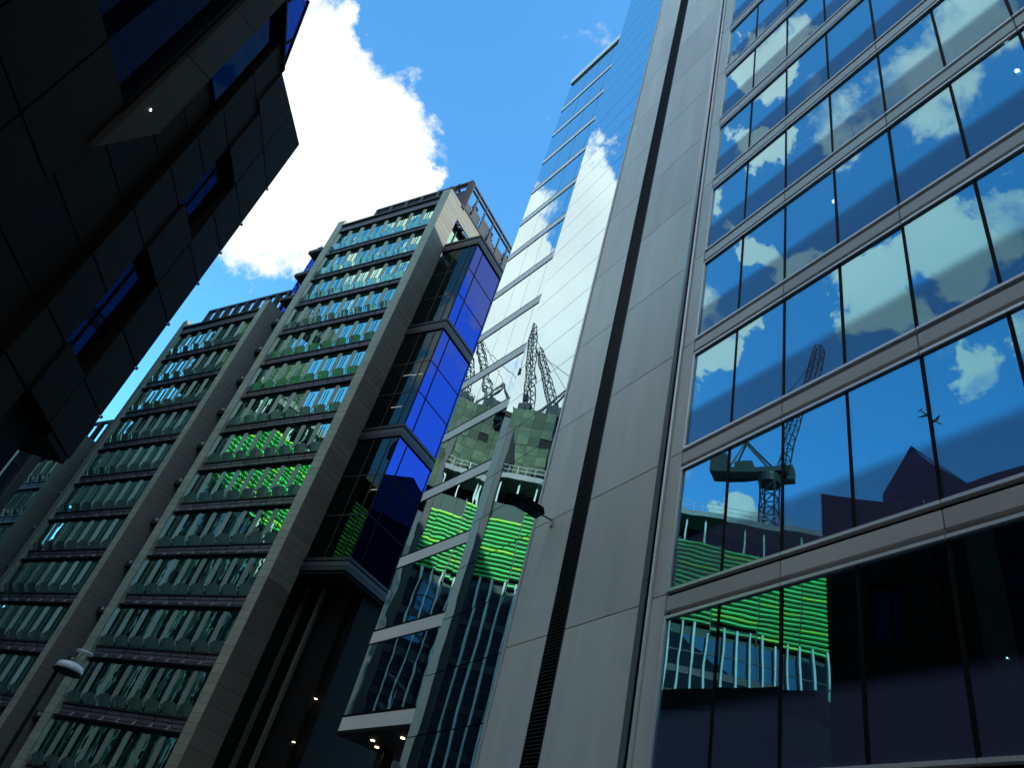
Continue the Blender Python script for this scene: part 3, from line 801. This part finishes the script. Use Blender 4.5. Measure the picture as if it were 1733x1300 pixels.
def crane(label, foot, zc, heading, jib_el, jib_len, mat='crane'):
    """luffing tower crane: mast to slewing height zc, jib towards azimuth heading"""
    c = thing('tower_crane', label, 'tower crane', foot, group='tower cranes over the building site')
    h = zc - foot[2]; j = dirv(heading, jib_el); f = dirv(heading, 0); side = Vector((f.y, -f.x, 0))
    bm = bmesh.new(); lattice(bm, (0, 0, 0), (0, 0, h - 1.2), 1.7, 1.7, 1.7, .17); put('mast', to_mesh(bm, 'mast', mat), c)
    bm = bmesh.new(); bm_lathe(bm, [(1.25, h - 1.2), (1.35, h - .4), (1.35, h), (1.1, h + .2)], 18); put('slewing_ring', to_mesh(bm, 'slewing_ring', mat), c)
    bm = bmesh.new()
    for sx in (-1, 1):
        bm_bar(bm, side * sx * .9 + f * 2.0 + Vector((0, 0, h + .5)), side * sx * .9 - f * 6.6 + Vector((0, 0, h + .5)), .35, .7)
    bm_bar(bm, f * 2 + Vector((0, 0, h + .4)), -f * 6.6 + Vector((0, 0, h + .4)), 1.8, .25); put('counter_jib', to_mesh(bm, 'counter_jib', mat), c)
    bm = bmesh.new(); bm_bar(bm, -f * 5.0 + Vector((0, 0, h + 1.5)), -f * 6.9 + Vector((0, 0, h + 1.5)), 2.2, 2.6); put('counterweight', to_mesh(bm, 'counterweight', mat), c)
    bm = bmesh.new(); bm_bar(bm, -f * 2.0 + Vector((0, 0, h + 1.3)), -f * 4.2 + Vector((0, 0, h + 1.3)), 1.5, 1.4); put('winch_house', to_mesh(bm, 'winch_house', mat), c)
    bm = bmesh.new(); q = f * 1.8 + side * 1.5 + Vector((0, 0, h + .9)); bm_bar(bm, q - f * .9, q + f * .9, 1.2, 1.9); put('cab', to_mesh(bm, 'cab', mat), c)
    ap = -f * 3.0 + Vector((0, 0, h + 5.5)); bm = bmesh.new()
    for sx in (-1, 1):
        bm_bar(bm, side * sx * .8 + f * .6 + Vector((0, 0, h + .6)), ap + side * sx * .3, .24); bm_bar(bm, side * sx * .8 - f * 5 + Vector((0, 0, h + .6)), ap + side * sx * .3, .2)
    put('a_frame', to_mesh(bm, 'a_frame', mat), c)
    jb = f * 1.6 + Vector((0, 0, h + .8)); jt = jb + j * jib_len
    bm = bmesh.new(); lattice(bm, jb, jt, 1.25, .8, 1.5, .12); put('jib', to_mesh(bm, 'jib', 'crane_grey' if mat == 'crane_grey' else mat), c)
    bm = bmesh.new(); bm_bar(bm, ap, jb + j * jib_len * .9, .07); bm_bar(bm, ap, -f * 5.5 + Vector((0, 0, h + .8)), .07); bm_bar(bm, jt, jt - Vector((0, 0, 9)), .05); put('cable', to_mesh(bm, 'cable', mat), c)
    bm = bmesh.new(); bm_bar(bm, jt - Vector((0, 0, 9)), jt - Vector((0, 0, 10)), .5, .5); put('hook_block', to_mesh(bm, 'hook_block', mat), c)
    return c


crane('dark tower crane with raised jib rising over the green banded building', (-54.8, 33.4, 44.75), 55.0, -171, 78, 19.5)
crane('slim tower crane with nearly upright jib beside the raw concrete core', (-44.7, 61.3, 44.75), 61.0, 16, 79, 18.5)
crane('dark tower crane with leaning jib on top of the raw concrete core', (-46.9, 58.2, 44.75), 61.6, 12.7, 68, 15)

# ------------------------------------------------------------------ building behind the tower, mirrored as a black shape in the cobalt glass
BB = thing('low_dark_building', 'low dark building with a pitched roof mirrored black in the cobalt corner glass', 'building', (60, 52, 0), rad(-8))
bm = bmesh.new(); bm_box(bm, -8, 8, -16, 16, 0, 52); put('wall', to_mesh(bm, 'wall', 'black'), BB)
bm = bmesh.new(); bm_prism(bm, [(-16.3, 52), (16.3, 52), (4, 60)], 'x', -8.2, 8.2); put('roof', to_mesh(bm, 'roof', 'dark_metal'), BB)

# ------------------------------------------------------------------ airliner mirrored in the window
pd = Vector((7.0, 9.1, 10.6)) + dirv(-84.0, 38.3) * 1500
AP = thing('airliner', 'tiny airliner crossing the blue sky mirrored in the tower window', 'airplane', pd, rad(35))
bm = bmesh.new(); bm_lathe(bm, [(.2, -17), (1.4, -14.5), (1.9, -11), (1.9, 9), (1.0, 15), (.3, 18)], 16)
bmesh.ops.rotate(bm, verts=bm.verts[:], cent=(0, 0, 0), matrix=Matrix.Rotation(rad(90), 3, 'Y')); put('fuselage', to_mesh(bm, 'fuselage', 'plane', True), AP)
for s in (-1, 1):
    bm = bmesh.new(); bm_prism(bm, [(-3.5, s * 1.2), (3.5, s * 1.2), (6.5, s * 16.5), (4.6, s * 16.5)], 'z', -.9, -.5); put('wing', to_mesh(bm, 'wing', 'plane'), AP)
    bm = bmesh.new(); bm_prism(bm, [(13, s * .6), (16.5, s * .6), (17.5, s * 6), (16, s * 6)], 'z', .2, .45); put('tailplane', to_mesh(bm, 'tailplane', 'plane'), AP)
bm = bmesh.new(); bm_prism(bm, [(12.5, .8), (16.8, .8), (18.2, 6.8), (16.3, 6.8)], 'y', -.15, .15); put('tail_fin', to_mesh(bm, 'tail_fin', 'plane'), AP)

# ------------------------------------------------------------------ unseen blocks added behind the viewer to shade the street, then two mirrored blocks


def block(label, loc, rz, w, d, h, bands=True):
    t = thing('slate_block', label, 'office block', loc, rz)
    part('body', t, -w / 2, w / 2, -d / 2, d / 2, 0, h, 'slate')
    for j in range(1, int(h / 3.8)) if bands else ():
        part('floor_band', t, -w / 2 - .12, w / 2 + .12, -d / 2 - .12, d / 2 + .12, j * 3.8, j * 3.8 + .9, 'dark_stone')
    part('roof_parapet', t, -w / 2 - .2, w / 2 + .2, -d / 2 - .2, d / 2 + .2, h, h + 1.1, 'dark_stone')
    part('plant_room', t, -w / 5, w / 6, -d / 5, d / 4, h + 1.1, h + 3.6, 'dark_metal')
    return t


block('tall slate block beyond the dark granite building, unseen, added to shade the facades', (-37, -34, 0), 0, 44, 50, 60)
rx_ = oR + Matrix.Rotation(thR, 3, 'Z') @ Vector((-30, -12, 0))
block('slate block after the grey tower, unseen, added to shade the street', rx_, thR, 47, 22, 64)
block('broad slate block far behind the viewer, unseen, added to cut the sky light', (20, -75, 0), thR + 1.57, 60, 20, 70)
block('distant dark slate block at the far end of the lane, mirrored in the tower edge', (-75.2, 90.6, 0), rad(42), 24, 18, 84, False)
block('low dark slate block standing before the green banded building', (-33, 25, 0), rad(8), 18, 13, 16.6, False)
